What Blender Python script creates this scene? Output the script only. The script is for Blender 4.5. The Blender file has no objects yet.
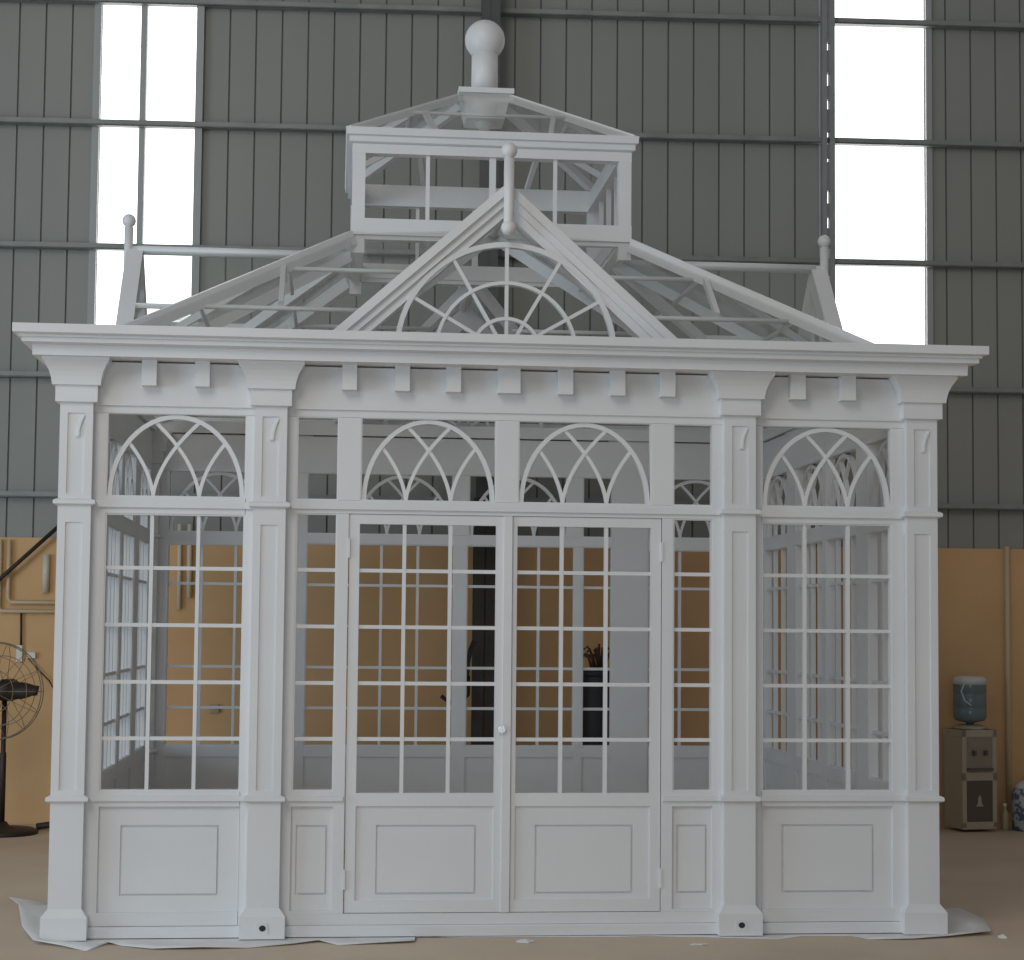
import bpy, bmesh, math, random
from mathutils import Vector, Matrix
random.seed(7)
S = bpy.context.scene
COL = S.collection
PI = math.pi
D = 3.756            # depth of the gazebo, front face of columns to back face
YC = D / 2
HX = 2.2824          # half width to outer column faces

# ------------------------------------------------------------------ materials
def principled(name, col, rough=.5, metal=0, spec=.5):
    m = bpy.data.materials.new(name); m.use_nodes = True
    b = m.node_tree.nodes['Principled BSDF']
    b.inputs['Base Color'].default_value = (*col, 1)
    b.inputs['Roughness'].default_value = rough
    b.inputs['Metallic'].default_value = metal
    b.inputs['Specular IOR Level'].default_value = spec
    return m

def noisy(name, c1, c2, scale=3, rough=.6, bump=0, detail=4, stretch=(1, 1, 1), metal=0, spec=.5, lo=.35, hi=.65):
    m = principled(name, c1, rough, metal, spec)
    nt = m.node_tree; N = nt.nodes; L = nt.links
    b = N['Principled BSDF']
    tc = N.new('ShaderNodeTexCoord'); mp = N.new('ShaderNodeMapping')
    mp.inputs['Scale'].default_value = stretch
    tx = N.new('ShaderNodeTexNoise'); tx.inputs['Scale'].default_value = scale; tx.inputs['Detail'].default_value = detail
    rp = N.new('ShaderNodeValToRGB')
    rp.color_ramp.elements[0].position = lo; rp.color_ramp.elements[1].position = hi
    rp.color_ramp.elements[0].color = (*c1, 1); rp.color_ramp.elements[1].color = (*c2, 1)
    L.new(tc.outputs['Object'], mp.inputs['Vector']); L.new(mp.outputs['Vector'], tx.inputs['Vector'])
    L.new(tx.outputs['Fac'], rp.inputs['Fac']); L.new(rp.outputs['Color'], b.inputs['Base Color'])
    if bump:
        bp = N.new('ShaderNodeBump'); bp.inputs['Strength'].default_value = bump; bp.inputs['Distance'].default_value = .01
        L.new(tx.outputs['Fac'], bp.inputs['Height']); L.new(bp.outputs['Normal'], b.inputs['Normal'])
    return m

def emission(name, col, strength):
    m = bpy.data.materials.new(name); m.use_nodes = True
    nt = m.node_tree; nt.nodes.clear()
    e = nt.nodes.new('ShaderNodeEmission'); o = nt.nodes.new('ShaderNodeOutputMaterial')
    e.inputs['Color'].default_value = (*col, 1); e.inputs['Strength'].default_value = strength
    nt.links.new(e.outputs[0], o.inputs['Surface'])
    return m

def dusty_glass(name, tint, dust, dustcol):
    m = bpy.data.materials.new(name); m.use_nodes = True
    nt = m.node_tree; nt.nodes.clear(); N = nt.nodes; L = nt.links
    t = N.new('ShaderNodeBsdfTransparent'); t.inputs['Color'].default_value = (*tint, 1)
    g = N.new('ShaderNodeBsdfGlossy'); g.inputs['Roughness'].default_value = .12
    lw = N.new('ShaderNodeLayerWeight'); lw.inputs['Blend'].default_value = .5
    pw = N.new('ShaderNodeMath'); pw.operation = 'POWER'; pw.inputs[1].default_value = 5; L.new(lw.outputs['Facing'], pw.inputs[0])
    fr = N.new('ShaderNodeMath'); fr.operation = 'MULTIPLY_ADD'; fr.inputs[1].default_value = .9; fr.inputs[2].default_value = .025; L.new(pw.outputs[0], fr.inputs[0])
    mx = N.new('ShaderNodeMixShader'); L.new(fr.outputs[0], mx.inputs[0]); L.new(t.outputs[0], mx.inputs[1]); L.new(g.outputs[0], mx.inputs[2])
    d = N.new('ShaderNodeBsdfDiffuse'); d.inputs['Color'].default_value = (*dustcol, 1)
    m2 = N.new('ShaderNodeMixShader'); m2.inputs[0].default_value = dust
    L.new(mx.outputs[0], m2.inputs[1]); L.new(d.outputs[0], m2.inputs[2])
    o = N.new('ShaderNodeOutputMaterial'); L.new(m2.outputs[0], o.inputs['Surface'])
    return m

M = dict(
    white=noisy('white_paint', (.72, .725, .735), (.76, .765, .77), 1.6, .42, 0),
    glass=dusty_glass('roof_glass', (.98, .99, .985), .022, (.7, .75, .73)),
    clad=noisy('grey_cladding', (.238, .242, .222), (.272, .274, .250), .8, .55, 0, 3, (1, 1, .25)),
    clad_gap=principled('cladding_seam', (.15, .16, .15), .8),
    steel=noisy('grey_steel', (.06, .066, .064), (.085, .09, .086), 3, .5),
    steel2=noisy('pale_grey_steel', (.22, .235, .235), (.27, .285, .285), 3, .45),
    dark_steel=noisy('brown_painted_steel', (.045, .036, .03), (.06, .048, .04), 3, .6),
    girt=noisy('girt_steel', (.20, .215, .205), (.26, .27, .255), 4, .5),
    ochre=noisy('ochre_plaster', (.58, .35, .165), (.66, .41, .205), 1.1, .85, .12, 5),
    floor=noisy('concrete_floor', (.54, .43, .32), (.64, .515, .39), .9, .55, .05, 6, spec=.35),
    window=emission('daylight_sheet', (1, 1, 1), 2.6),
    frame=principled('window_trim', (.34, .35, .35), .5),
    film=noisy('white_film', (.70, .70, .70), (.78, .78, .78), 6, .45, .2),
    pipe=principled('cream_pipe', (.55, .44, .27), .5),
    pipew=principled('white_pipe', (.62, .55, .43), .5),
    black=principled('black_paint', (.012, .012, .013), .5),
    fanm=principled('dark_fan_metal', (.035, .024, .018), .5, .3),
    wire=principled('fan_wire', (.22, .165, .10), .5, .2),
    plast=principled('cream_plastic', (.40, .34, .25), .5),
    plast2=principled('beige_panel', (.27, .225, .165), .5),
    darkp=principled('brown_panel', (.10, .075, .055), .45),
    bottle=principled('blue_grey_bottle', (.14, .19, .20), .25),
    silver=principled('shiny_wrap', (.6, .6, .58), .25),
    paper=principled('white_scrap', (.75, .73, .70), .7),
    chrome=principled('chrome', (.75, .75, .76), .2, 1),
    hole=principled('dark_hole', (.02, .03, .04), .8),
    yellow=principled('pale_bottle', (.35, .33, .17), .4),
    jar=None, plant=principled('dry_brown_leaf', (.10, .06, .035), .8),
    socket=principled('white_plastic', (.7, .68, .62), .4),
)
# patterned jar: white and blue blotches
M['jar'] = noisy('patterned_jar', (.10, .13, .20), (.50, .52, .52), 18, .4, 0, 2, lo=.48, hi=.54)

# ------------------------------------------------------------------ mesh builder
WLOC = {}
class MB:
    def __init__(self, T=None): self.v = []; self.f = []; self.T = T or (lambda u, w, z: (u, w, z)); self.sm = []
    def add(self, vs, fs, smooth=False):
        n = len(self.v); self.v += [Vector(self.T(*p)) for p in vs]
        for f in fs: self.f.append([i + n for i in f]); self.sm.append(smooth)
        return self
    def box(self, a, b, c, d, e, f):
        vs = [(x, y, z) for z in (e, f) for y in (c, d) for x in (a, b)]
        return self.add(vs, [(0, 2, 3, 1), (4, 5, 7, 6), (0, 1, 5, 4), (2, 6, 7, 3), (0, 4, 6, 2), (1, 3, 7, 5)])
    def poly(self, pts, w0, w1):                  # extrude polygon in (u,z) between w0 and w1
        n = len(pts)
        vs = [(u, w0, z) for u, z in pts] + [(u, w1, z) for u, z in pts]
        fs = [list(range(n)), list(range(2 * n - 1, n - 1, -1))]
        for i in range(n): j = (i + 1) % n; fs.append([i, i + n, j + n, j])
        return self.add(vs, fs)
    def loft(self, cx, cy, secs, cap=True):       # square sections (z, half)
        vs = []; fs = []
        for z, h in secs: vs += [(cx - h, cy - h, z), (cx + h, cy - h, z), (cx + h, cy + h, z), (cx - h, cy + h, z)]
        for k in range(len(secs) - 1):
            for i in range(4): a = k * 4 + i; b = k * 4 + (i + 1) % 4; fs.append([a, b, b + 4, a + 4])
        fs.append([3, 2, 1, 0]); n = len(vs); fs.append([n - 4, n - 3, n - 2, n - 1])
        return self.add(vs, fs)
    def lathe(self, cx, cy, prof, n=20, axis='z'):
        vs = []; fs = []
        for r, z in prof:
            for i in range(n):
                a = 2 * PI * i / n; vs.append((cx + r * math.cos(a), cy + r * math.sin(a), z))
        for k in range(len(prof) - 1):
            for i in range(n): j = (i + 1) % n; fs.append([k * n + i, k * n + j, k * n + n + j, k * n + n + i])
        fs.append(list(range(n - 1, -1, -1))); m = len(vs); fs.append(list(range(m - n, m)))
        return self.add(vs, fs, True)
    def ball(self, cx, cy, cz, r, n=20):
        k = n // 2
        return self.lathe(cx, cy, [(max(r * math.sin(PI * i / k), .0005), cz - r * math.cos(PI * i / k)) for i in range(k + 1)], n)
    def bar(self, p, q, w, h, up=(0, 0, 1)):      # rectangular section bar
        p = Vector(p); q = Vector(q); d = (q - p).normalized(); s = d.cross(Vector(up))
        if s.length < 1e-4: s = d.cross(Vector((0, 1, 0)))
        s.normalize(); t = s.cross(d).normalized(); s = s * (w / 2); t = t * (h / 2)
        vs = [tuple(c + a * s + b * t) for c in (p, q) for a, b in ((-1, -1), (1, -1), (1, 1), (-1, 1))]
        return self.add(vs, [(0, 1, 2, 3), (7, 6, 5, 4), (0, 4, 5, 1), (1, 5, 6, 2), (2, 6, 7, 3), (3, 7, 4, 0)])
    def tube(self, pts, r, n=8, closed=False):
        pts = [Vector(p) for p in pts]; m = len(pts); vs = []; fs = []; ref = None
        for i, p in enumerate(pts):
            if closed: d = pts[(i + 1) % m] - pts[i - 1]
            else: d = pts[min(i + 1, m - 1)] - pts[max(i - 1, 0)]
            d.normalize()
            if ref is None:
                ref = d.cross(Vector((0, 0, 1)))
                if ref.length < .05: ref = d.cross(Vector((0, 1, 0)))
            ref = (ref - d * ref.dot(d)).normalized(); b = d.cross(ref)
            for k in range(n):
                a = 2 * PI * k / n; vs.append(tuple(p + r * (math.cos(a) * ref + math.sin(a) * b)))
        for i in range(m if closed else m - 1):
            j = (i + 1) % m
            for k in range(n): l = (k + 1) % n; fs.append([i * n + k, i * n + l, j * n + l, j * n + k])
        if not closed: fs += [list(range(n)), list(range(m * n - 1, m * n - n - 1, -1))]
        return self.add(vs, fs, True)
    def strip(self, pts, width, w0, w1):          # flat curved bar in (u,z), extruded in w
        n = len(pts); P = [Vector((a, b)) for a, b in pts]; L = []; R = []
        for i in range(n):
            d = (P[min(i + 1, n - 1)] - P[max(i - 1, 0)]).normalized(); o = Vector((-d.y, d.x)) * width / 2
            L.append(P[i] + o); R.append(P[i] - o)
        vs = []
        for i in range(n): vs += [(L[i].x, w0, L[i].y), (R[i].x, w0, R[i].y), (R[i].x, w1, R[i].y), (L[i].x, w1, L[i].y)]
        fs = []
        for i in range(n - 1):
            for k in range(4): l = (k + 1) % 4; fs.append([i * 4 + k, i * 4 + l, i * 4 + 4 + l, i * 4 + 4 + k])
        fs += [[0, 3, 2, 1], [n * 4 - 4, n * 4 - 3, n * 4 - 2, n * 4 - 1]]
        return self.add(vs, fs)
    def slab(self, pts, th=.006):                 # 3-d polygon with thickness
        P = [Vector(p) for p in pts]; nrm = (P[1] - P[0]).cross(P[2] - P[0]).normalized() * th; n = len(P)
        vs = [tuple(p) for p in P] + [tuple(p + nrm) for p in P]
        fs = [list(range(n)), list(range(2 * n - 1, n - 1, -1))]
        for i in range(n): j = (i + 1) % n; fs.append([i, i + n, j + n, j])
        return self.add(vs, fs)
    def ring(self, hx, hy, cx, cy, prof):         # closed profile (offset,z) swept round a rectangle with mitres
        n = len(prof); vs = []
        for sx, sy in ((-1, -1), (1, -1), (1, 1), (-1, 1)):
            for o, z in prof: vs.append((cx + sx * (hx + o), cy + sy * (hy + o), z))
        fs = []
        for c in range(4):
            d = (c + 1) % 4
            for i in range(n): j = (i + 1) % n; fs.append([c * n + i, d * n + i, d * n + j, c * n + j])
        return self.add(vs, fs)
    def build(self, name, mat, parent=None, bevel=0, seg=2):
        if not self.v: return None
        lo = Vector([min(v[i] for v in self.v) for i in range(3)]); hi = Vector([max(v[i] for v in self.v) for i in range(3)])
        c = (lo + hi) / 2
        if parent is None: c.z = lo.z
        me = bpy.data.meshes.new(name); me.from_pydata([tuple(v - c) for v in self.v], [], self.f)
        for i, p in enumerate(me.polygons): p.use_smooth = self.sm[i]
        bm = bmesh.new(); bm.from_mesh(me); bmesh.ops.recalc_face_normals(bm, faces=bm.faces[:]); bm.to_mesh(me); bm.free()
        me.materials.append(M[mat] if isinstance(mat, str) else mat)
        o = bpy.data.objects.new(name, me); COL.objects.link(o)
        WLOC[o.name] = c
        if parent is not None: o.parent = parent; o.location = c - WLOC[parent.name]
        else: o.location = c
        if bevel:
            b = o.modifiers.new('bevel', 'BEVEL'); b.width = bevel; b.segments = seg; b.limit_method = 'ANGLE'
        return o

def tag(o, label, cat, group=None, kind=None):
    if label: o['label'] = label
    if cat: o['category'] = cat
    if group: o['group'] = group
    if kind: o['kind'] = kind
    return o
def thing(name, loc, label, cat, group=None):
    o = bpy.data.objects.new(name, None); o.empty_display_size = .1; COL.objects.link(o); o.location = loc
    WLOC[o.name] = Vector(loc)
    return tag(o, label, cat, group)
def struct(o, label=None):
    o['kind'] = 'structure'
    if label: o['label'] = label
    return o

# ================================================================== THE GAZEBO
G = thing('gazebo', (0, YC, 0), 'large white metal gazebo with arched windows, double doors and a lantern roof', 'gazebo')
FR = lambda u, w, z: (u, w, z)
BK = lambda u, w, z: (-u, D - w, z)
LF = lambda u, w, z: (-HX + w, YC - u, z)
RT = lambda u, w, z: (HX - w, YC + u, z)
C2 = 1.2218; CS = .85; CO = 2.2

def column(T, cw, corner, outlet=False):
    """cw is the centre along the wall; wall columns are pilasters, flush with the wall inside, corner ones are square."""
    H = .0824; K = .0745
    def sq(mb, secs):
        vs = []; fs = []
        for z, h in secs:
            w0 = H - h; w1 = H + h if corner else .1135
            vs += [(cw - h, w0, z), (cw + h, w0, z), (cw + h, w1, z), (cw - h, w1, z)]
        for k in range(len(secs) - 1):
            for i in range(4): p = k * 4 + i; q = k * 4 + (i + 1) % 4; fs.append([p, q, q + 4, p + 4])
        n = len(vs); fs += [[3, 2, 1, 0], [n - 4, n - 3, n - 2, n - 1]]
        return mb.add(vs, fs)
    s = MB(T)
    sq(s, [(.15, H), (.745, H)]); sq(s, [(.745, K), (2.645, K)]); sq(s, [(2.09, H), (2.235, H)]); sq(s, [(2.645, H), (2.70, H)])
    for su in (-1, 1):
        u0, u1 = sorted((cw + su * H, cw + su * .043))
        for z0, z1 in ((.745, 2.09), (2.235, 2.645)):
            s.box(u0, u1, 0, .045, z0, z1)
            if corner: s.box(u0, u1, 2 * H - .045, 2 * H, z0, z1)
            else: s.box(u0, u1, .045, .1135, z0, z1)
    col = s.build('column', 'white', G)
    sq(MB(T), [(.0075, .1137), (.118, .1137), (.122, .111), (.158, H + .001)]).build('column_base', 'white', col)
    for z in (.685, 2.175):
        sq(MB(T), [(z, .088), (z + .004, .098), (z + .008, .1045), (z + .024, .1045), (z + .028, .1), (z + .034, .088)]).build('column_band', 'white', col)
    sq(MB(T), [(2.695, .086), (2.70, .105), (2.783, .105), (2.784, .121), (2.80, .1225), (2.825, .127), (2.85, .1345), (2.875, .146), (2.895, .159), (2.905, .166), (2.921, .168)]).build('capital', 'white', col)
    # small curved scroll on the outward face
    cu = T
    pts = [(.040, 2.635), (.027, 2.61), (.017, 2.58), (.012, 2.55), (.013, 2.53)]
    sc = MB(cu).strip([(cw + a, z) for a, z in pts], .010, -.003, .012)
    sc.strip([(cw - .004, 2.527), (cw + .016, 2.527)], .008, -.003, .012)
    sc.build('scroll_ornament', 'white', col)
    if outlet:
        p = MB(cu).box(cw - .028, cw + .026, -.0345, -.030, .036, .088).box(cw + .02, cw + .03, -.036, -.030, .03, .075)
        pl = p.build('cable_outlet', 'film', col)
        MB(cu).poly([(cw + .003 + .017 * math.cos(a * PI / 6), .062 + .015 * math.sin(a * PI / 6)) for a in range(12)], -.0365, -.034).build('outlet_hole', 'hole', pl)

for T in (FR, BK):
    for x in (-CO, -C2, C2, CO): column(T, x, abs(x) > 2, outlet=T is FR and abs(x) < 2)
for T in (LF, RT):
    for u in (-CS, CS): column(T, u, False)

def frame_rect(mb, a, b, c, d, z0, z1, lw, rw, bw, tw):
    """four members around an opening: a..b outer u, c..d depth"""
    mb.box(a, a + lw, c, d, z0, z1).box(b - rw, b, c, d, z0, z1)
    mb.box(a + lw, b - rw, c, d, z0, z0 + bw).box(a + lw, b - rw, c, d, z1 - tw, z1)

ZB = [1.001, 1.286, 1.575, 1.865]        # glazing bar heights
def bars(T, a, b, z0, z1, us, parent, zs=ZB, w=.019):
    m = MB(T)
    if not us:
        for z in zs: MB(T).box(a, b, .070, .096, z - w / 2, z + w / 2).build('glazing_bar', 'white', parent)
        return
    for u in us: m.box(u - w / 2, u + w / 2, .068, .098, z0, z1)
    for z in zs: m.box(a, b, .070, .096, z - w / 2, z + w / 2)
    return m.build('glazing_bars', 'white', parent)

def lower_panel(T, a, b, z0, z1, parent, ra, rb, rz0=.222, rz1=.554):
    """recessed board with a raised field inside a narrow groove"""
    m = MB(T).box(a, b, .083, .104, z0, z1)
    g = .010
    for (p, q, r, s) in ((a, ra - g, z0, z1), (rb + g, b, z0, z1), (ra - g, rb + g, z0, rz0 - g), (ra - g, rb + g, rz1 + g, z1)):
        m.box(p, q, .073, .084, r, s)
    o = m.build('lower_panel', 'white', parent)
    fm = MB(T).box(ra, rb, .072, .084, rz0, rz1)
    fm.build('raised_field', 'white', o) if o.parent is G else fm.build('raised_field', 'white', parent)
    return o

def tracery(T, a, b, z0, z1, parent):
    """round arch with intersecting pointed arcs springing at the third points"""
    r = .012; A = (b - a) / 2 - r; B = z1 - z0 - r; cx = (a + b) / 2; N = 24
    m = MB(T)
    m.strip([(cx - A * math.cos(PI * i / N), z0 + B * math.sin(PI * i / N)) for i in range(N + 1)], .023, .066, .1)
    inside = lambda x, z: ((x - cx) / A) ** 2 + ((z - z0) / B) ** 2 <= 1.0
    for k, c0 in ((1, -.348), (2, .348)):
        for s in (1, -1):
            pts = []
            for i in range(40):
                q = i / 39
                x = cx + c0 * A + s * 2 * A * (.078 * q + .31 * q * q); z = z0 + B * q
                pts.append((x, z))
                if not inside(x, z): break
            dw = .0012 * (k + (0 if s > 0 else 2)); m.strip(pts, .018, .068 + dw, .0975 - dw)
    return m.build('tracery', 'white', parent)

def transom_light(T, a, b, z0, z1, fr=.0):
    m = MB(T); e = .006
    frame_rect(m, a - e, b + e, .058, .11, z0 - e, z1 + e, 2 * e, 2 * e, 2 * e, 2 * e)
    o = m.build('arched_transom', 'white', G)
    tracery(T, a + e, b - e, z0 + e, z1 - .004, o)
    return o

def fixed_window(T, a, b, z0, z1, us):
    m = MB(T); e = .012
    frame_rect(m, a - .004, b + .004, .060, .108, z0 - .004, z1 + .004, e, e, e, e)
    o = m.build('window', 'white', G)
    bars(T, a, b, z0, z1, us, o)
    return o

def post(T, a, b, z0, z1, w0=.055, w1=.115):
    return MB(T).box(a, b, w0, w1, z0, z1).build('post', 'white', G)

def rail(name, T, a, b, z0, z1, w0=.0542, w1=.1158, strip=None, ext=(0, 0)):
    m = MB(T).box(a, b, w0, w1, z0, z1)
    if strip: m.box(a - ext[0], b + ext[1], w0 - .014, w0 - .0008, *strip)
    return m.build(name, 'white', G)

def side_bay(T, a, b, nb):
    rail('sill_rail', T, a, b, .66, .736, strip=(.688, .714), ext=(.05, .05))
    rail('transom_rail', T, a, b, 2.142, 2.228, strip=(2.172, 2.206), ext=(.05, .05))
    rail('bottom_rail', T, a, b, .064, .131)
    W = b - a
    lower_panel(T, a, b, .131, .66, G, a + .12 * W / .7 + .0, b - .11 * W / .7)
    fixed_window(T, a, b, .736, 2.142, [a + W * (i + 1) / (nb + 1) for i in range(nb)])
    transom_light(T, a, b, 2.228, 2.657)

def door_leaf(T, a, b, ga, gb, gu, hinge_u, lock=False, astragal=None):
    m = MB(T)
    c, d = .062, .102
    m.box(a, ga, c, d, .122, 2.155).box(gb, b, c, d, .122, 2.155)
    m.box(ga, gb, c, d, .122, .184).box(ga, gb, c, d, .66, .727).box(ga, gb, c, d, 2.105, 2.155)
    if astragal: m.box(*astragal, .048, c, .122, 2.155)
    o = m.build('door', 'white', G)
    bars(T, ga, gb, .727, 2.105, gu, o)
    ra, rb = ga + .115, gb - .098
    lower_panel(T, ga, gb, .184, .66, o, ra, rb)
    for z in (1.93, .24):
        MB(T).box(hinge_u - .006, hinge_u + .006, .050, .064, z, z + .10).build('hinge', 'white', o)
    if lock:
        lk = MB(T).poly([(-.018 + .02 * math.cos(i * PI / 8), 1.055 + .02 * math.sin(i * PI / 8)) for i in range(16)], .032, .05).build('door_lock', 'chrome', o)
        lk['label'] = 'small round chrome lock on the meeting stile'

def bay_posts(T, s_out):
    pass

for T, front in ((FR, True), (BK, False)):
    for s in (-1, 1):
        e = sorted((s * 1.088, s * 1.346)); post(T, *e, .063, 2.654)
        e = sorted((s * 2.05, s * 2.17)); post(T, *e, .063, 2.654)
        e = sorted((s * .818, s * .876)); post(T, *e, .1195, 2.156)
        e = sorted((s * .760, s * .876)); post(T, *e, 2.226, 2.654)
    post(T, -.058, .058, 2.226, 2.654)
    rail('transom_rail', T, -1.088, 1.088, 2.157, 2.225, strip=(2.178, 2.208), ext=(.05, .05))
    rail('lintel', T, -2.16, 2.16, 2.655, 2.70, .0535, .1165)
    rail('bottom_rail', T, -1.088, 1.088, .063, .119)
    for s in (-1, 1):
        a, b = sorted((s * 1.348, s * 2.052)); side_bay(T, a, b, 2)
        a, b = sorted((s * .876, s * 1.088))
        rail('sill_rail', T, a, b, .66, .736, strip=(.688, .712), ext=(.05, .055) if s > 0 else (.055, .05))
        lower_panel(T, a, b, .132, .66, G, a + .036, b - .036)
        rail('bottom_rail', T, a, b, .1195, .134, .0546, .1146)
        fixed_window(T, a, b, .736, 2.157, [])
        transom = MB(T); frame_rect(transom, a - .006, b + .006, .058, .11, 2.219, 2.661, .012, .012, .012, .012)
        transom.build('transom_frame', 'white', G)
        a, b = sorted((s * .058, s * .760)); transom_light(T, a, b, 2.225, 2.657)
    if front:
        door_leaf(T, -.812, -.008, -.760, -.053, (-.529, -.291), -.815, lock=True, astragal=(-.012, .030))
        door_leaf(T, .034, .814, .057, .760, (.291, .525), .817)
    else:
        post(T, -.045, .045, .119, 2.157)
        for s in (-1, 1):
            a, b = sorted((s * .045, s * .818))
            rail('sill_rail', T, a, b, .66, .736)
            lower_panel(T, a, b, .119, .66, G, a + .12, b - .12)
            fixed_window(T, a, b, .736, 2.157, [a + (b - a) / 3, a + 2 * (b - a) / 3])

for T in (LF, RT):
    L = YC
    for s in (-1, 1):
        e = sorted((s * (CS - .122), s * (CS + .122))); post(T, *e, .063, 2.654)
        e = sorted((s * (L - .23), s * (L - .10))); post(T, *e, .063, 2.654)
        a, b = sorted((s * (CS + .122), s * (L - .23))); side_bay(T, a, b, 2)
        a, b = sorted((s * .05, s * (CS - .122))); side_bay(T, a, b, 3)
    post(T, -.05, .05, .063, 2.654)
    rail('lintel', T, -(L - .12), L - .12, 2.655, 2.70, .0535, .1165)

# plinth, frieze with modillions, cornice
MB().ring(HX, YC, 0, YC, [(-.03, .0075), (-.03, .056), (-.036, .062), (-.12, .062), (-.12, .0075)]).build('plinth', 'white', G)
def frieze(T, L, mods):
    f = MB(T).box(-L, L, .042, .118, 2.692, 2.913).build('frieze', 'white', G)
    for u, w in mods: MB(T).box(u - w / 2, u + w / 2, -.022, .0415, 2.79, 2.921).build('modillion', 'white', f)
fm = [(-1.84, .075), (-1.573, .075), (-.825, .076), (-.553, .076), (-.289, .076), (.0, .115), (.295, .076), (.569, .076), (.833, .076), (1.527, .08), (1.797, .08)]
frieze(FR, HX - .05, fm); frieze(BK, HX - .05, fm)
sm = [(-1.5, .075), (-1.25, .075), (-.52, .076), (-.26, .076), (0, .1), (.26, .076), (.52, .076), (1.25, .075), (1.5, .075)]
frieze(LF, YC - .05, sm); frieze(RT, YC - .05, sm)
MB().ring(HX, YC, 0, YC, [(-.14, 2.922), (.125, 2.92), (.127, 2.972), (.155, 2.976), (.172, 2.98), (.172, 3.012), (.2, 3.018), (.212, 3.022), (.212, 3.066), (.188, 3.066), (.184, 3.004), (-.14, 3.004)]).build('cornice', 'white', G)

# ------------------------------------------------------------------ gables
def gable(T, s, w0, fw=-.035, dp=.16):
    """s scales the half width, w0 is the front of the rake boards"""
    ap_o, ap_i = 3.885, 3.722; bo, bi = .935 * s, .75 * s; zb = 3.05; u0 = -.02 if s == 1 else 0
    T0 = T; T = lambda u, w, z: T0(u + u0, w, z)
    g = MB(T)
    # fan window frame and head piece belong to the gable
    cz, R = 2.997, .565
    for rr, th in ((R, .027), (.365, .018), (.178, .018)):
        n = 30
        g.strip([(-s * rr * math.cos(PI * i / n), cz + rr * math.sin(PI * i / n)) for i in range(n + 1)], th, w0 + dp * .19, w0 + dp * .44)
    for k in range(1, 6):
        a = PI * k / 6
        g.strip([(s * .06 * math.cos(a), cz + .06 * math.sin(a)), (s * R * math.cos(a), cz + R * math.sin(a))], .018, w0 + dp * .22, w0 + dp * .42)
    go = g.build('gable_fanlight', 'white', G)
    fr = [(0, 0.0), (.36, .02), (.66, .04), (1, .06)]
    for sg in (-1, 1):
        m = MB(T)
        for k in range(3):
            f0, d0 = fr[k]; f1 = fr[k + 1][0]
            zo0 = ap_o + (ap_i - ap_o) * f0; zo1 = ap_o + (ap_i - ap_o) * f1
            b0 = bo + (bi - bo) * f0; b1 = bo + (bi - bo) * f1
            m.poly([(0, zo1), (sg * b1, zb), (sg * b0, zb), (0, zo0)], w0 + d0 * dp / .16, w0 + dp)
        m.build('rake_board', 'white', go)
    f = MB(T)
    f.lathe(0, w0 + fw, [(.012, 3.605), (.027, 3.66), (.027, 4.0)] , 16)
    f.ball(0, w0 + fw, 3.637, .040, 18); f.ball(0, w0 + fw, 4.04, .042, 18)
    f.build('gable_finial', 'white', go)

gable(FR, 1, -.075); gable(BK, 1, -.075)
gs = .76
gable(LF, gs, .10, .01, .10); gable(RT, gs, .10, .01, .10)

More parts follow.
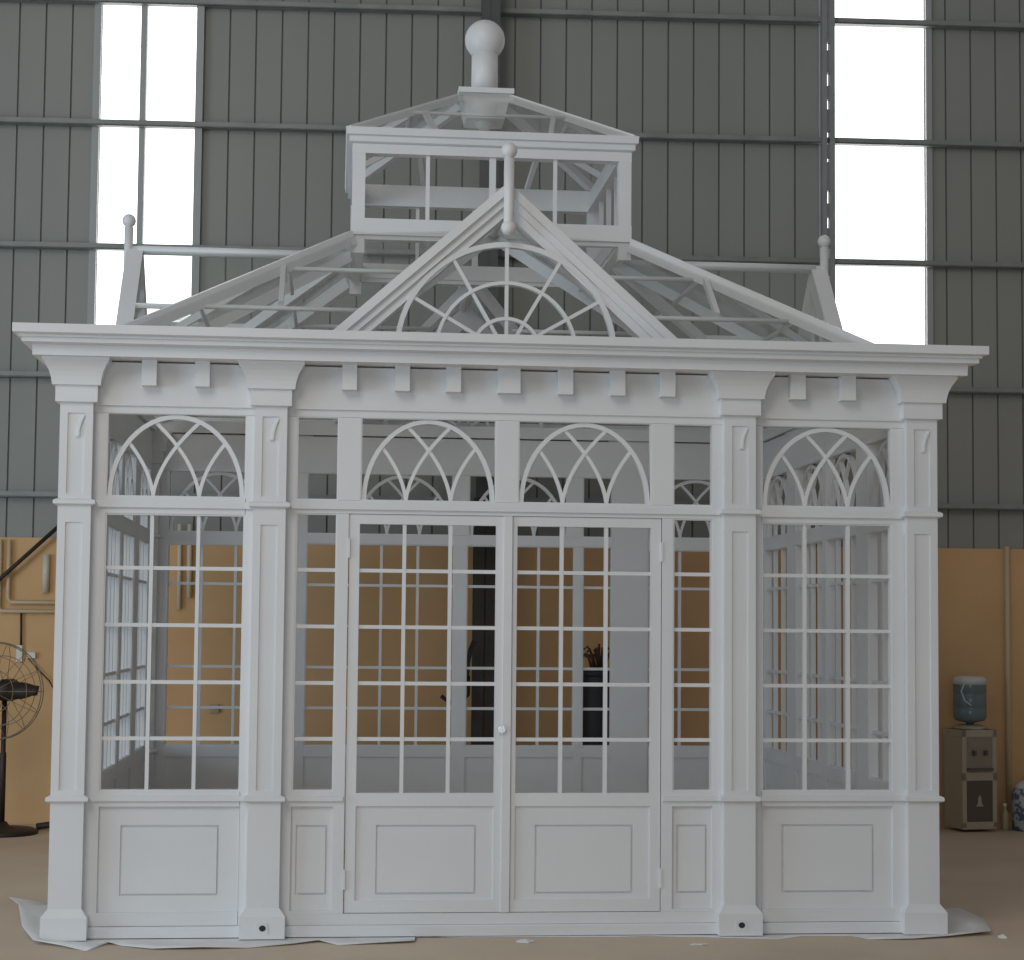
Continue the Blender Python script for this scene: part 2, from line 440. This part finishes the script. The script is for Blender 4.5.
# ------------------------------------------------------------------ main roof
EX, EY, EZ = 2.17, .06, 2.98           # eave corner
CX, CYH, CZ = .82, .718, 3.825          # lantern half sizes and foot height
def P(sx, sy, t):                       # point along hip t=0 eave, 1 lantern
    x = EX + (CX - EX) * t; y = (YC - EY) + (CYH - (YC - EY)) * t
    return (sx * x, YC + sy * y, EZ + (CZ - EZ) * t)
for sx in (-1, 1):
    for sy in (-1, 1):
        MB().bar(P(sx, sy, 0), P(sx, sy, 1.0), .055, .08).build('hip_rafter', 'white', G)
RZ = 3.86
def slope_depth_front(z): z = min(z, CZ); return EY + (z - EZ) / (CZ - EZ) * ((YC - CYH) - EY)       # w on front/back slopes
def slope_depth_side(z): z = min(z, CZ); return (HX - EX) + (z - EZ) / (CZ - EZ) * (EX - CX)         # w on side slopes
for T, s, w0, sd, half, lan in ((FR, 1, .0, slope_depth_front, EX, CX), (BK, 1, .0, slope_depth_front, EX, CX), (LF, gs, .12, slope_depth_side, YC - EY, CYH), (RT, gs, .12, slope_depth_side, YC - EY, CYH)):
    wr = sd(RZ)
    MB(T).tube([(0, w0 + .05, RZ), (0, wr + .02, RZ)], .028, 10).build('ridge_beam', 'white', G)
    v0 = .90 * s
    for sg in (-1, 1):
        MB(T).bar((sg * v0, sd(3.03), 3.03), (0, wr, RZ), .05, .06).build('valley_rafter', 'white', G)
        hipu = lambda z: half + (lan - half) * (z - EZ) / (CZ - EZ)
        valu = lambda z: v0 * (1 - (z - 3.03) / (RZ - 3.03))
        for z in (3.31, 3.60):
            MB(T).tube([(sg * valu(z), sd(z) + .01, z - .02), (sg * hipu(z), sd(z) + .01, z - .02)], .013, 8).build('purlin', 'white', G)
        for frac in ((.72,) if T in (FR, BK) else (.33, .72)):
            u = half + (lan - half) * frac; zt = EZ + (CZ - EZ) * frac
            zb = 3.03
            if T in (FR, BK): zb = 3.31
            if u < v0: zb = 3.03 + (RZ - 3.03) * (1 - u / v0)
            MB(T).bar((sg * u, sd(zb), zb), (sg * u, sd(zt), zt), .028, .04).build('rafter', 'white', G)
        # panes
        pts = [(sg * half, sd(EZ) , EZ + .03), (sg * v0, sd(EZ + .05), EZ + .08), (0, wr, RZ + .03), (sg * lan, sd(CZ), CZ + .022)]
        MB(T).slab(pts, .006).build('roof_pane', 'glass', G)
        pts = [(sg * .93 * s, w0 + .08, 3.06), (sg * v0, sd(3.03), 3.06), (0, wr, RZ + .025), (0, w0 + .08, RZ + .025)]
        MB(T).slab(pts, .006).build('roof_pane', 'glass', G)
        MB(T).bar((sg * .45 * s, w0 + .08, 3.46), (sg * .45 * s, sd(3.45), 3.46), .025, .03).build('purlin', 'white', G)

# ------------------------------------------------------------------ lantern
lan = MB().ring(CX, CYH, 0, YC, [(.002, 3.848), (.002, 3.944), (-.078, 3.944), (-.078, 3.848)]).build('lantern', 'white', G)
for sx in (-1, 1):
    for sy in (-1, 1):
        x0, x1 = sorted((sx * CX, sx * (CX - .075))); y0, y1 = sorted((YC + sy * CYH, YC + sy * (CYH - .07)))
        MB().box(x0, x1, y0, y1, 3.94, 4.33).build('lantern_post', 'white', lan)
        MB().box(x0, x1, y0, y1, 3.74, 3.83).build('lantern_post', 'white', lan)
MB().ring(CX, CYH, 0, YC, [(-.012, 3.822), (-.012, 3.8475), (-.07, 3.8475), (-.07, 3.822)]).build('lantern_rail', 'white', lan)
MB().ring(CX, CYH, 0, YC, [(.001, 4.328), (.001, 4.384), (-.078, 4.384), (-.078, 4.328)]).build('lantern_rail', 'white', lan)
MB().ring(CX, CYH, 0, YC, [(.0, 4.385), (.02, 4.392), (.02, 4.425), (.036, 4.43), (.04, 4.472), (-.06, 4.472), (-.06, 4.385)]).build('lantern_cornice', 'white', lan)
for sy in (-1, 1):
    for u, w in ((-.38, .022), (0, .038), (.37, .022)):
        y = YC + sy * (CYH - .03); MB().box(u - w / 2, u + w / 2, y - .014, y + .014, 3.93, 4.34).build('lantern_mullion', 'white', lan)
for sx in (-1, 1):
    for v, w in ((-.33, .022), (0, .038), (.33, .022)):
        x = sx * (CX - .03); MB().box(x - .014, x + .014, YC + v - w / 2, YC + v + w / 2, 3.93, 4.34).build('lantern_mullion', 'white', lan)
e0 = (CX + .02, CYH + .02, 4.455); e1 = (.13, .11, 4.862)
def Q(sx, sy, t): return (sx * (e0[0] + (e1[0] - e0[0]) * t), YC + sy * (e0[1] + (e1[1] - e0[1]) * t), e0[2] + (e1[2] - e0[2]) * t)
for sx in (-1, 1):
    for sy in (-1, 1): MB().bar(Q(sx, sy, 0), Q(sx, sy, 1), .045, .05).build('lantern_hip', 'white', lan)
cs = [(-1, -1), (1, -1), (1, 1), (-1, 1)]
for i in range(4):
    a, b = cs[i], cs[(i + 1) % 4]
    MB().tube([Q(*a, .5), Q(*b, .5)], .011, 8).build('lantern_purlin', 'white', lan)
    MB().slab([Vector(Q(*a, 0)) + Vector((0, 0, .025)), Vector(Q(*b, 0)) + Vector((0, 0, .025)), Vector(Q(*b, 1)) + Vector((0, 0, .025)), Vector(Q(*a, 1)) + Vector((0, 0, .025))], .006).build('lantern_pane', 'glass', lan)
    for f in (.3, .7):
        p0 = Vector(Q(*a, 0)).lerp(Vector(Q(*b, 0)), f)
        p1 = Vector(Q(*a, .5)).lerp(Vector(Q(*b, .5)), .1 if f < .5 else .9)
        MB().bar(p0, p1, .028, .035).build('lantern_rafter', 'white', lan)
fin = MB().lathe(0, YC, [(.083, 4.90), (.083, 5.17)], 28).ball(0, YC, 5.253, .126, 32).build('roof_finial', 'white', G)
MB().loft(0, YC, [(4.725, .120), (4.75, .123), (4.868, .152), (4.871, .172), (4.903, .172)]).build('finial_block', 'white', fin)
MB().ball(0, YC, 4.735, .062, 20).build('finial_boss', 'white', fin)

# ================================================================== PROTECTIVE FILM ON THE FLOOR
outline = [(-2.60, .78), (-2.49, .42), (-2.42, .10), (-2.33, -.12), (-2.18, -.19), (-2.05, -.30), (-2.02, -.20), (-1.98, -.10), (-1.90, -.15), (-1.74, -.27), (-1.5, -.27),
           (-1.28, -.24), (-1.08, -.17), (-.94, -.09), (-.84, -.18), (-.66, -.16), (-.46, -.13), (-.45, .03), (-.2, .02), (.2, .02), (.6, .0), (.73, .02), (1.0, -.02), (1.40, -.12), (1.54, -.02),
           (1.80, -.02), (1.87, -.13), (2.1, -.15), (2.30, -.10), (2.55, -.02), (2.60, .21), (2.56, .50), (2.50, .74), (2.4, 1.2), (-2.45, 1.2)]
def film():
    # strip grid: outline point to a matching inner point
    n = len(outline); th = .003
    inner = []
    for x, y in outline: inner.append((max(-2.2, min(2.2, x * .93)), max(.13, min(1.0, y + .22)) if y < 1.1 else .9))
    vs = []; fs = []
    rows = 5
    for i, (x, y) in enumerate(outline):
        ix, iy = inner[i]
        for k in range(rows):
            t = k / (rows - 1); px = x + (ix - x) * t; py = y + (iy - y) * t
            z = .003
            edge = max(0, 1 - t * 2.2)
            if py > -.04 and abs(px) < 2.33: edge = 0
            z += edge * .012 * (1 + math.sin(i * 2.1)) * .5
            if i in (0, 1, 2, 3): z += edge * (.10, .11, .06, .02)[i]
            if i in (29, 30, 31): z += edge * (.02, .035, .05)[i - 29]
            if i in (22, 21): z += edge * .03
            vs.append((px, py, z))
    for i in range(n):
        j = (i + 1) % n
        for k in range(rows - 1): fs.append([i * rows + k, j * rows + k, j * rows + k + 1, i * rows + k + 1])
    fs.append([i * rows + rows - 1 for i in range(n)])
    m = MB(); m.add(vs, fs, True)
    o = m.build('protective_sheet', 'film')
    so = o.modifiers.new('solid', 'SOLIDIFY'); so.thickness = .0025; so.offset = 1
    return tag(o, 'crumpled white plastic sheet lying on the floor under the gazebo', 'sheet')
film()

# ================================================================== HALL
ang = math.radians(-2.2)
P0 = Vector((0, 5.42, 0)); tv = Vector((math.cos(ang), math.sin(ang), 0)); nv = Vector((-math.sin(ang), math.cos(ang), 0))
WL = lambda t, off, z: tuple(P0 + tv * t - nv * off + Vector((0, 0, z)))       # off = distance in front of the wall
# floor
fl = MB().box(-16, 16, -22, 6.3, -.12, 0).build('floor', 'floor'); struct(fl, 'brown grey concrete factory floor')
OT = 2.255
ow = MB(WL).box(-14, 15, 0, -.25, 0, OT).build('wall_back', 'ochre'); struct(ow, 'ochre plastered lower part of the back wall')
# cladding
W1 = (-2.845, -2.075); W2 = (3.075, 3.95); WZ0 = 3.32; ZT = 9.0
cl = MB(WL); gp = MB(WL)
pitch = .2118; ph = -3.503
def clad(a, b, z0, z1):
    gp.box(a, b, -.05, -.09, z0, z1)
    k = math.floor((a - ph) / pitch); x = ph + k * pitch
    while x < b:
        l, r = max(a, x + .007), min(b, x + pitch - .007)
        if r - l > .01:
            cl.box(l, r, -.037, -.06, z0, z1)
        x += pitch
clad(-14, W1[0], OT, ZT); clad(W1[1], W2[0], OT, ZT); clad(W2[1], 15, OT, ZT)
clad(W1[0], W1[1], OT, WZ0); clad(W2[0], W2[1], OT, WZ0)
c = cl.build('wall_back', 'clad'); struct(c, 'grey ribbed metal cladding of the back wall')
g2 = gp.build('wall_back', 'clad_gap'); struct(g2, 'dark backing behind the seams of the grey cladding')
for i, (a, b) in enumerate((W1, W2)):
    w = MB(WL)
    if i == 0:
        w.box(a - .055, a, 0, -.08, WZ0, ZT).box(b, b + .06, .02, -.08, WZ0, ZT).box(-2.50 - .024, -2.50 + .024, -.0, -.08, WZ0, ZT)
    else:
        w.box(a - .03, a, 0, -.08, WZ0, ZT).box(b, b + .05, -.01, -.08, WZ0, ZT)
    w.box(a - .05, b + .05, 0, -.08, WZ0 - .05, WZ0)
    f = w.build('window_%d' % (i + 1), 'frame'); struct(f, ('tall white daylight strip window with a middle bar, left of the gazebo roof', 'tall white daylight strip window right of the gazebo roof')[i])
    MB(WL).box(a, b, -.085, -.095, WZ0, ZT).build('pane', 'window', f)
for i, z in enumerate((2.595, 3.555, 4.60, 5.61, 6.62, 7.65)):
    g = MB(WL).box(-14, 15, .045, -.03, z - .022, z - .010).box(-14, 15, .045, .038, z - .022, z + .026).box(-14, 15, .03, -.03, z + .018, z + .026)
    struct(g.build('trim_%d' % (i + 1), 'girt'), 'horizontal steel rail across the grey cladding')
# steel columns of the hall
def hcol(name, a, b, off, z0, z1, mat, lab):
    m = MB(WL).box(a, b, off, off - .014, z0, z1).box(a, b, off - .15, off - .164, z0, z1).box((a + b) / 2 - .006, (a + b) / 2 + .006, off - .15, off, z0, z1)
    o = m.build(name, mat); struct(o, lab); return o
hcol('trim_7', .215, .40, .24, 0, OT + .35, 'dark_steel', 'dark brown lower part of the steel column behind the gazebo')
hcol('trim_8', .235, .385, .24, OT + .35, ZT, 'steel', 'grey upper part of the steel column behind the gazebo')
m = MB(WL)
m.box(3.045, 3.085, .13, .05, 0, ZT).box(3.108, 3.15, .13, .05, 0, ZT)
holes = [(10, 19), (43, 57), (71, 82), (105, 119), (133, 138), (168, 182), (196, 208), (228, 240), (257, 262)]
zz = lambda y: 1.58 + (626 - y) / 125.5 * .985
hz = sorted((zz(b), zz(a)) for a, b in holes)
z = 0
for a, b in hz: m.box(3.08, 3.112, .12, .06, z, a); z = b
m.box(3.08, 3.112, .12, .06, z, ZT)
struct(m.build('trim_9', 'steel2'), 'slotted grey steel column at the left edge of the right window')

# ------------------------------------------------------------------ pipes and fittings on the left wall
def pipe(name, pts, r, mat, label, cat='pipe', group=None):
    o = MB(WL).tube(pts, r, 10).build(name, mat); return tag(o, label, cat, group)
pipe('conduit_pipe', [(-3.53, .03, OT - .02), (-3.53, .03, 1.70), (-3.51, .03, 1.67), (-2.70, .03, 1.67)], .016, 'pipe', 'cream conduit pipe on the ochre wall left of the gazebo, lower of two turning right', 'pipe', 'bent conduit pipes on the left wall')
pipe('conduit_pipe', [(-3.46, .035, OT - .02), (-3.46, .035, 1.775), (-3.44, .035, 1.74), (-2.70, .035, 1.74)], .016, 'pipe', 'cream conduit pipe on the ochre wall left of the gazebo, upper of two turning right', 'pipe', 'bent conduit pipes on the left wall')
pipe('brace_rod', [(-3.9, .085, 1.56), (-3.05, .085, 2.36)], .016, 'fanm', 'dark diagonal rod across the ochre wall above the fan', 'rod')
pipe('wall_tube', [(-3.17, .03, 2.12), (-3.17, .03, 1.82)], .028, 'pipew', 'short thick whitish tube on the ochre wall beside the left gazebo column', 'tube')
pipe('wall_pipe', [(-2.125, .03, OT + .12), (-2.118, .03, 1.70)], .017, 'pipew', 'white vertical pipe seen through the left window, longer of the pair', 'pipe', 'white pipes behind the left window')
pipe('wall_pipe', [(-2.045, .03, OT + .12), (-2.04, .03, 1.79)], .020, 'pipew', 'white vertical pipe seen through the left window, shorter of the pair', 'pipe', 'white pipes behind the left window')
t = thing('wall_socket', WL(-3.35, .0, 1.29), 'white double socket with hanging cord on the ochre wall above the fan', 'socket')
MB(WL).box(-3.385, -3.34, .03, 0, 1.27, 1.40).box(-3.30, -3.235, .04, 0, 1.30, 1.345).build('socket_plate', 'socket', t)
MB(WL).tube([(-3.355, .025, 1.66), (-3.352, .025, 1.5), (-3.35, .025, 1.40)], .009, 8).build('cord', 'fanm', t)
MB(WL).tube([(-3.3, .03, 1.31), (-3.22, .03, 1.22), (-3.12, .03, 1.12), (-3.05, .03, 1.0)], .006, 6).build('cord', 'fanm', t)
tag(MB(WL).box(-1.86, -1.79, .03, 0, .88, .945).box(-1.845, -1.805, .036, .03, .895, .93).build('wall_socket', 'plast'), 'small beige socket on the ochre wall seen through the left window', 'socket')
tag(MB(WL).tube([(4.59, .03, OT + .02), (4.59, .03, .12)], .022, 10).build('wall_pipe', 'pipe'), 'long thin vertical pipe on the ochre wall behind the water dispenser', 'pipe')

# ------------------------------------------------------------------ pedestal fan
fc = WL(-3.32, .72, 0)
fan = thing('pedestal_fan', fc, 'dark industrial pedestal fan standing at the ochre wall left of the gazebo', 'fan')
FT = lambda u, w, z: (fc[0] + u * math.cos(-.25) - w * math.sin(-.25), fc[1] + u * math.sin(-.25) + w * math.cos(-.25), z)
MB(FT).lathe(0, 0, [(.27, .0), (.27, .02), (.24, .04), (.06, .06), (.04, .09)], 28).build('fan_base', 'fanm', fan)
MB(FT).lathe(0, 0, [(.024, .05), (.024, .60), (.018, .61), (.018, 1.0)], 14).build('fan_pole', 'fanm', fan)
MB(lambda u, w, z: FT(u, z, 1.07 + w)).lathe(0, 0, [(.02, -.08), (.075, -.06), (.085, .0), (.085, .12), (.06, .16), (.02, .17)], 18).build('fan_motor', 'fanm', fan)
bl = MB(FT)
for k in range(3):
    a0 = k * 2 * PI / 3 + .02; c, s = math.cos(a0), math.sin(a0); vs = []
    for i in range(7):
        r = .07 + .25 * i / 6; hw = .035 + .035 * math.sin(PI * min(1, i / 5.2)) * .8
        for q, dw in ((-hw, -.02), (hw, .02)):
            for dd in (0, .004): vs.append((c * r - s * q, -.13 + dw + dd, 1.07 + s * r + c * q))
    fs = []
    for i in range(6):
        b = i * 4; fs += [(b, b + 2, b + 6, b + 4), (b + 1, b + 5, b + 7, b + 3), (b, b + 4, b + 5, b + 1), (b + 2, b + 3, b + 7, b + 6)]
    fs += [(0, 1, 3, 2), (24, 26, 27, 25)]
    bl.add(vs, fs, True)
bl.build('fan_blades', 'fanm', fan)
gd = MB(FT)
circ = lambda r, w: [(r * math.cos(i * PI / 20), w, 1.07 + r * math.sin(i * PI / 20)) for i in range(40)]
for r, w in ((.36, -.13), (.355, -.16), (.26, -.2), (.16, -.215), (.26, -.05)): gd.tube(circ(r, w), .003 if r < .355 else .0045, 6, True)
for k in range(14):
    a = k * 2 * PI / 14; c, s = math.cos(a), math.sin(a)
    gd.tube([(.05 * c, -.22, 1.07 + .05 * s), (.16 * c, -.215, 1.07 + .16 * s), (.26 * c, -.2, 1.07 + .26 * s), (.355 * c, -.16, 1.07 + .355 * s), (.36 * c, -.13, 1.07 + .36 * s), (.26 * c, -.05, 1.07 + .26 * s), (.08 * c, .0, 1.07 + .08 * s)], .0022, 5)
gd.build('fan_guard', 'wire', fan)
MB(FT).lathe(0, -.22, [(.0, 0)], 3) if False else None
tag(MB(WL).tube([(-3.1, .5, .03), (-2.95, .42, .045), (-2.8, .45, .03), (-2.7, .35, .05), (-2.55, .4, .03)], .026, 8).build('floor_hose', 'fanm'), 'dark hose lying on the floor beside the fan base', 'hose')

# ------------------------------------------------------------------ water dispenser
dc = Vector(WL(4.19, .30, 0)); dr = .20
DT = lambda u, w, z: (dc.x + u * math.cos(dr) - w * math.sin(dr), dc.y + u * math.sin(dr) + w * math.cos(dr), z)
wd = thing('water_dispenser', dc, 'beige floor standing water dispenser against the ochre wall right of the gazebo', 'dispenser')
m = MB(DT).box(-.15, .15, -.13, .15, .02, .80).box(-.155, .155, -.145, .155, .74, .80).box(-.155, .155, -.145, -.13, .40, .47)
m.box(-.155, -.115, -.145, -.13, .03, .8).box(.115, .155, -.145, -.13, .03, .8).box(-.155, .155, -.145, -.13, .02, .08)
m.lathe(0, 0, [(.13, .80), (.13, .82), (.09, .835)], 24)
m.build('cabinet', 'plast', wd, .006)
pn = MB(DT).box(-.115, .115, -.138, -.129, .47, .74).box(-.10, .10, -.142, -.136, .66, .70).build('tap_panel', 'plast2', wd)
for u in (-.05, .05): MB(DT).box(u - .012, u + .012, -.165, -.136, .60, .64).build('tap', 'darkp', pn)
MB(DT).box(-.11, .11, -.17, -.136, .485, .50).build('drip_tray', 'darkp', wd)
dd = MB(DT).box(-.115, .115, -.14, -.129, .08, .40).build('cupboard_door', 'darkp', wd)
MB(DT).poly([(-.035, .20), (.035, .20), (.018, .225), (.012, .27), (0, .29), (-.012, .27), (-.018, .225)], -.142, -.139).build('emblem', 'plast', dd)
wb = thing('water_bottle', (dc.x, dc.y, .835), 'large blue grey water bottle upside down on top of the dispenser', 'bottle')
MB(DT).lathe(0, 0, [(.03, .836), (.035, .85), (.115, .87), (.13, .89), (.132, .96), (.127, .97), (.132, .98), (.132, 1.07), (.127, 1.08), (.132, 1.09), (.132, 1.17), (.125, 1.20), (.10, 1.215), (.02, 1.217)], 28).build('bottle_body', 'bottle', wb)
w = MB(DT).lathe(0, 0, [(.134, 1.155), (.135, 1.19), (.127, 1.207), (.10, 1.222), (.02, 1.224)], 28)
w.tube([(-.10, -.092, 1.17), (-.118, -.07, 1.1), (-.10, -.095, 1.03), (-.06, -.125, .99)], .006, 6)
w.build('plastic_wrap', 'silver', wb)
b = thing('small_bottle', WL(4.475, .28, 0), 'small pale yellow bottle on the floor between dispenser and patterned jar', 'bottle')
c = WLOC[b.name]
MB().lathe(c.x, c.y, [(.028, .0), (.032, .01), (.032, .13), (.016, .16), (.014, .185)], 16).build('bottle_body', 'yellow', b)
MB().lathe(c.x, c.y, [(.017, .185), (.017, .205), (.012, .21)], 14).build('bottle_cap', 'socket', b)
j = thing('patterned_jar', WL(4.67, .30, 0), 'blue and white patterned container with white lid on the floor at the right edge', 'container')
c = WLOC[j.name]
MB().lathe(c.x, c.y, [(.13, .0), (.14, .01), (.14, .30), (.12, .33)], 28).build('jar_body', 'jar', j)
MB().lathe(c.x, c.y, [(.122, .33), (.118, .35), (.07, .385), (.03, .40), (.025, .43), (.01, .435)], 24).build('jar_lid', 'socket', j)

# ------------------------------------------------------------------ things behind the back windows
dr_ = thing('black_drum', WL(1.20, .42, 0), 'tall black cylinder standing behind the right door, seen through its panes', 'drum')
c = WLOC[dr_.name]
MB().lathe(c.x, c.y, [(.135, 0), (.14, .02), (.14, 1.22), (.13, 1.25), (.02, 1.255)], 28).build('drum_body', 'black', dr_)
MB().lathe(c.x, c.y, [(.145, 1.20), (.147, 1.21), (.147, 1.235), (.143, 1.245)], 28).build('drum_rim', 'black', dr_)
pl = MB()
for k in range(16):
    a = random.uniform(0, 2 * PI); r0 = random.uniform(0, .08); h = random.uniform(.10, .19); lean = random.uniform(.02, .09)
    x, y = c.x + r0 * math.cos(a), c.y + r0 * math.sin(a)
    pts = [(x, y, 1.262), (x + lean * .4 * math.cos(a), y + lean * .4 * math.sin(a), 1.262 + h * .6), (x + lean * math.cos(a), y + lean * math.sin(a), 1.262 + h), (x + (lean + .03) * math.cos(a), y + (lean + .03) * math.sin(a), 1.262 + h * .85)]
    pl.tube(pts, .009, 6)
tag(pl.build('dried_plant', 'plant'), 'dry brown curled stems lying on top of the black cylinder', 'plant')
st = thing('black_stand', WL(.085, .45, 0), 'thin black stand with a side arm and curved top, behind the left door panes', 'stand')
c = WLOC[st.name]
MB().lathe(c.x, c.y, [(.15, 0), (.15, .015), (.03, .03)], 20).build('stand_base', 'black', st)
MB().lathe(c.x, c.y, [(.016, .02), (.016, 1.02)], 12).build('stand_pole', 'black', st)
MB().tube([(c.x - .12, c.y, 1.04), (c.x - .05, c.y, .99), (c.x + .03, c.y, .99), (c.x + .09, c.y, 1.05), (c.x + .09, c.y, 1.2)], .016, 8).build('stand_arm', 'black', st)
MB().strip([(c.x + .08, 1.19), (c.x + .085, 1.30), (c.x + .105, 1.40), (c.x + .135, 1.47)], .035, c.y - .02, c.y + .02).build('stand_head', 'black', st)

# ------------------------------------------------------------------ scraps on the floor
def scrap(x, y, a, sx, sy, label, h=.012):
    n = 9; vs = [(x, y, h)]; 
    for k in range(n):
        t = 2 * PI * k / n; r = 1 + .35 * math.sin(3.1 * k)
        vs.append((x + r * sx * math.cos(t) * math.cos(a) - r * sy * math.sin(t) * math.sin(a), y + r * sx * math.cos(t) * math.sin(a) + r * sy * math.sin(t) * math.cos(a), .003 + (.004 if k % 2 else 0)))
    vs += [(p[0], p[1], .001) for p in vs[1:]]
    fs = [(0, 1 + k, 1 + (k + 1) % n) for k in range(n)] + [(1 + k, 1 + n + k, 1 + n + (k + 1) % n, 1 + (k + 1) % n) for k in range(n)] + [tuple(range(n, 0, -1)) if False else tuple(n + 1 + k for k in reversed(range(n)))]
    m = MB(); m.add(vs, fs)
    tag(m.build('paper_scrap', 'paper'), label, 'scrap', 'paper scraps on the floor')
scrap(2.58, -.11, .2, .025, .03, 'small white scrap on the floor beyond the right corner of the sheet', .02)
scrap(.96, -.25, .1, .05, .02, 'small white paper scrap on the floor in front of the third column', .008)
scrap(.10, -.12, .0, .05, .04, 'white paper scrap on the floor in front of the double doors', .015)

# ================================================================== CAMERA
yaw, pit, rol = [math.radians(a) for a in (5.6444, 3.7576, .5169)]
fw = Vector((math.sin(yaw), math.cos(yaw), 0)); rt = Vector((math.cos(yaw), -math.sin(yaw), 0)); up = Vector((0, 0, 1))
F = fw * math.cos(pit) + up * math.sin(pit); U = -fw * math.sin(pit) + up * math.cos(pit)
R2 = rt * math.cos(rol) + U * math.sin(rol); U2 = U * math.cos(rol) - rt * math.sin(rol)
cd = bpy.data.cameras.new('camera'); co = bpy.data.objects.new('camera', cd); COL.objects.link(co)
mat = Matrix((R2, U2, -F)).transposed().to_4x4(); mat.translation = Vector((-.8788, -9.5777, 1.584))
co.matrix_world = mat
cd.sensor_fit = 'HORIZONTAL'; cd.sensor_width = 36; cd.lens = 1864.23 / 1024 * 36
cd.shift_x = (512 - 520.987) / 1024; cd.shift_y = (504.057 - 480) / 1024
cd.clip_end = 100
S.camera = co

# ================================================================== LIGHT
wo = bpy.data.worlds.new('world'); S.world = wo; wo.use_nodes = True
bg = wo.node_tree.nodes['Background']; bg.inputs[0].default_value = (.97, .98, 1.0, 1); bg.inputs[1].default_value = .19
def area(name, loc, target, sx, sy, power, col):
    l = bpy.data.lights.new(name, 'AREA'); l.shape = 'RECTANGLE'; l.size = sx; l.size_y = sy; l.energy = power; l.color = col
    o = bpy.data.objects.new(name, l); COL.objects.link(o); o.location = loc
    o.rotation_euler = (Vector(target) - Vector(loc)).to_track_quat('-Z', 'Y').to_euler(); return o
area('daylight_from_open_door', (-11, -3.5, 2.2), (0, 3, 1.6), 5, 4.0, 390, (.60, .81, 1))
area('daylight_from_front', (-2.0, -15, 1.9), (0, 1, 1.2), 6, 3.6, 195, (.76, .89, 1))
area('added_high_fill', (-5, -8.5, 8.8), (0, 1, 3), 4, 6, 330, (1, .95, .87))  # unseen warm fill, added to brighten the floor and upper facade

S.view_settings.view_transform = 'Standard'; S.view_settings.look = 'None'
S.view_settings.gamma = 1; S.view_settings.use_curve_mapping = False
S.view_settings.exposure = 0
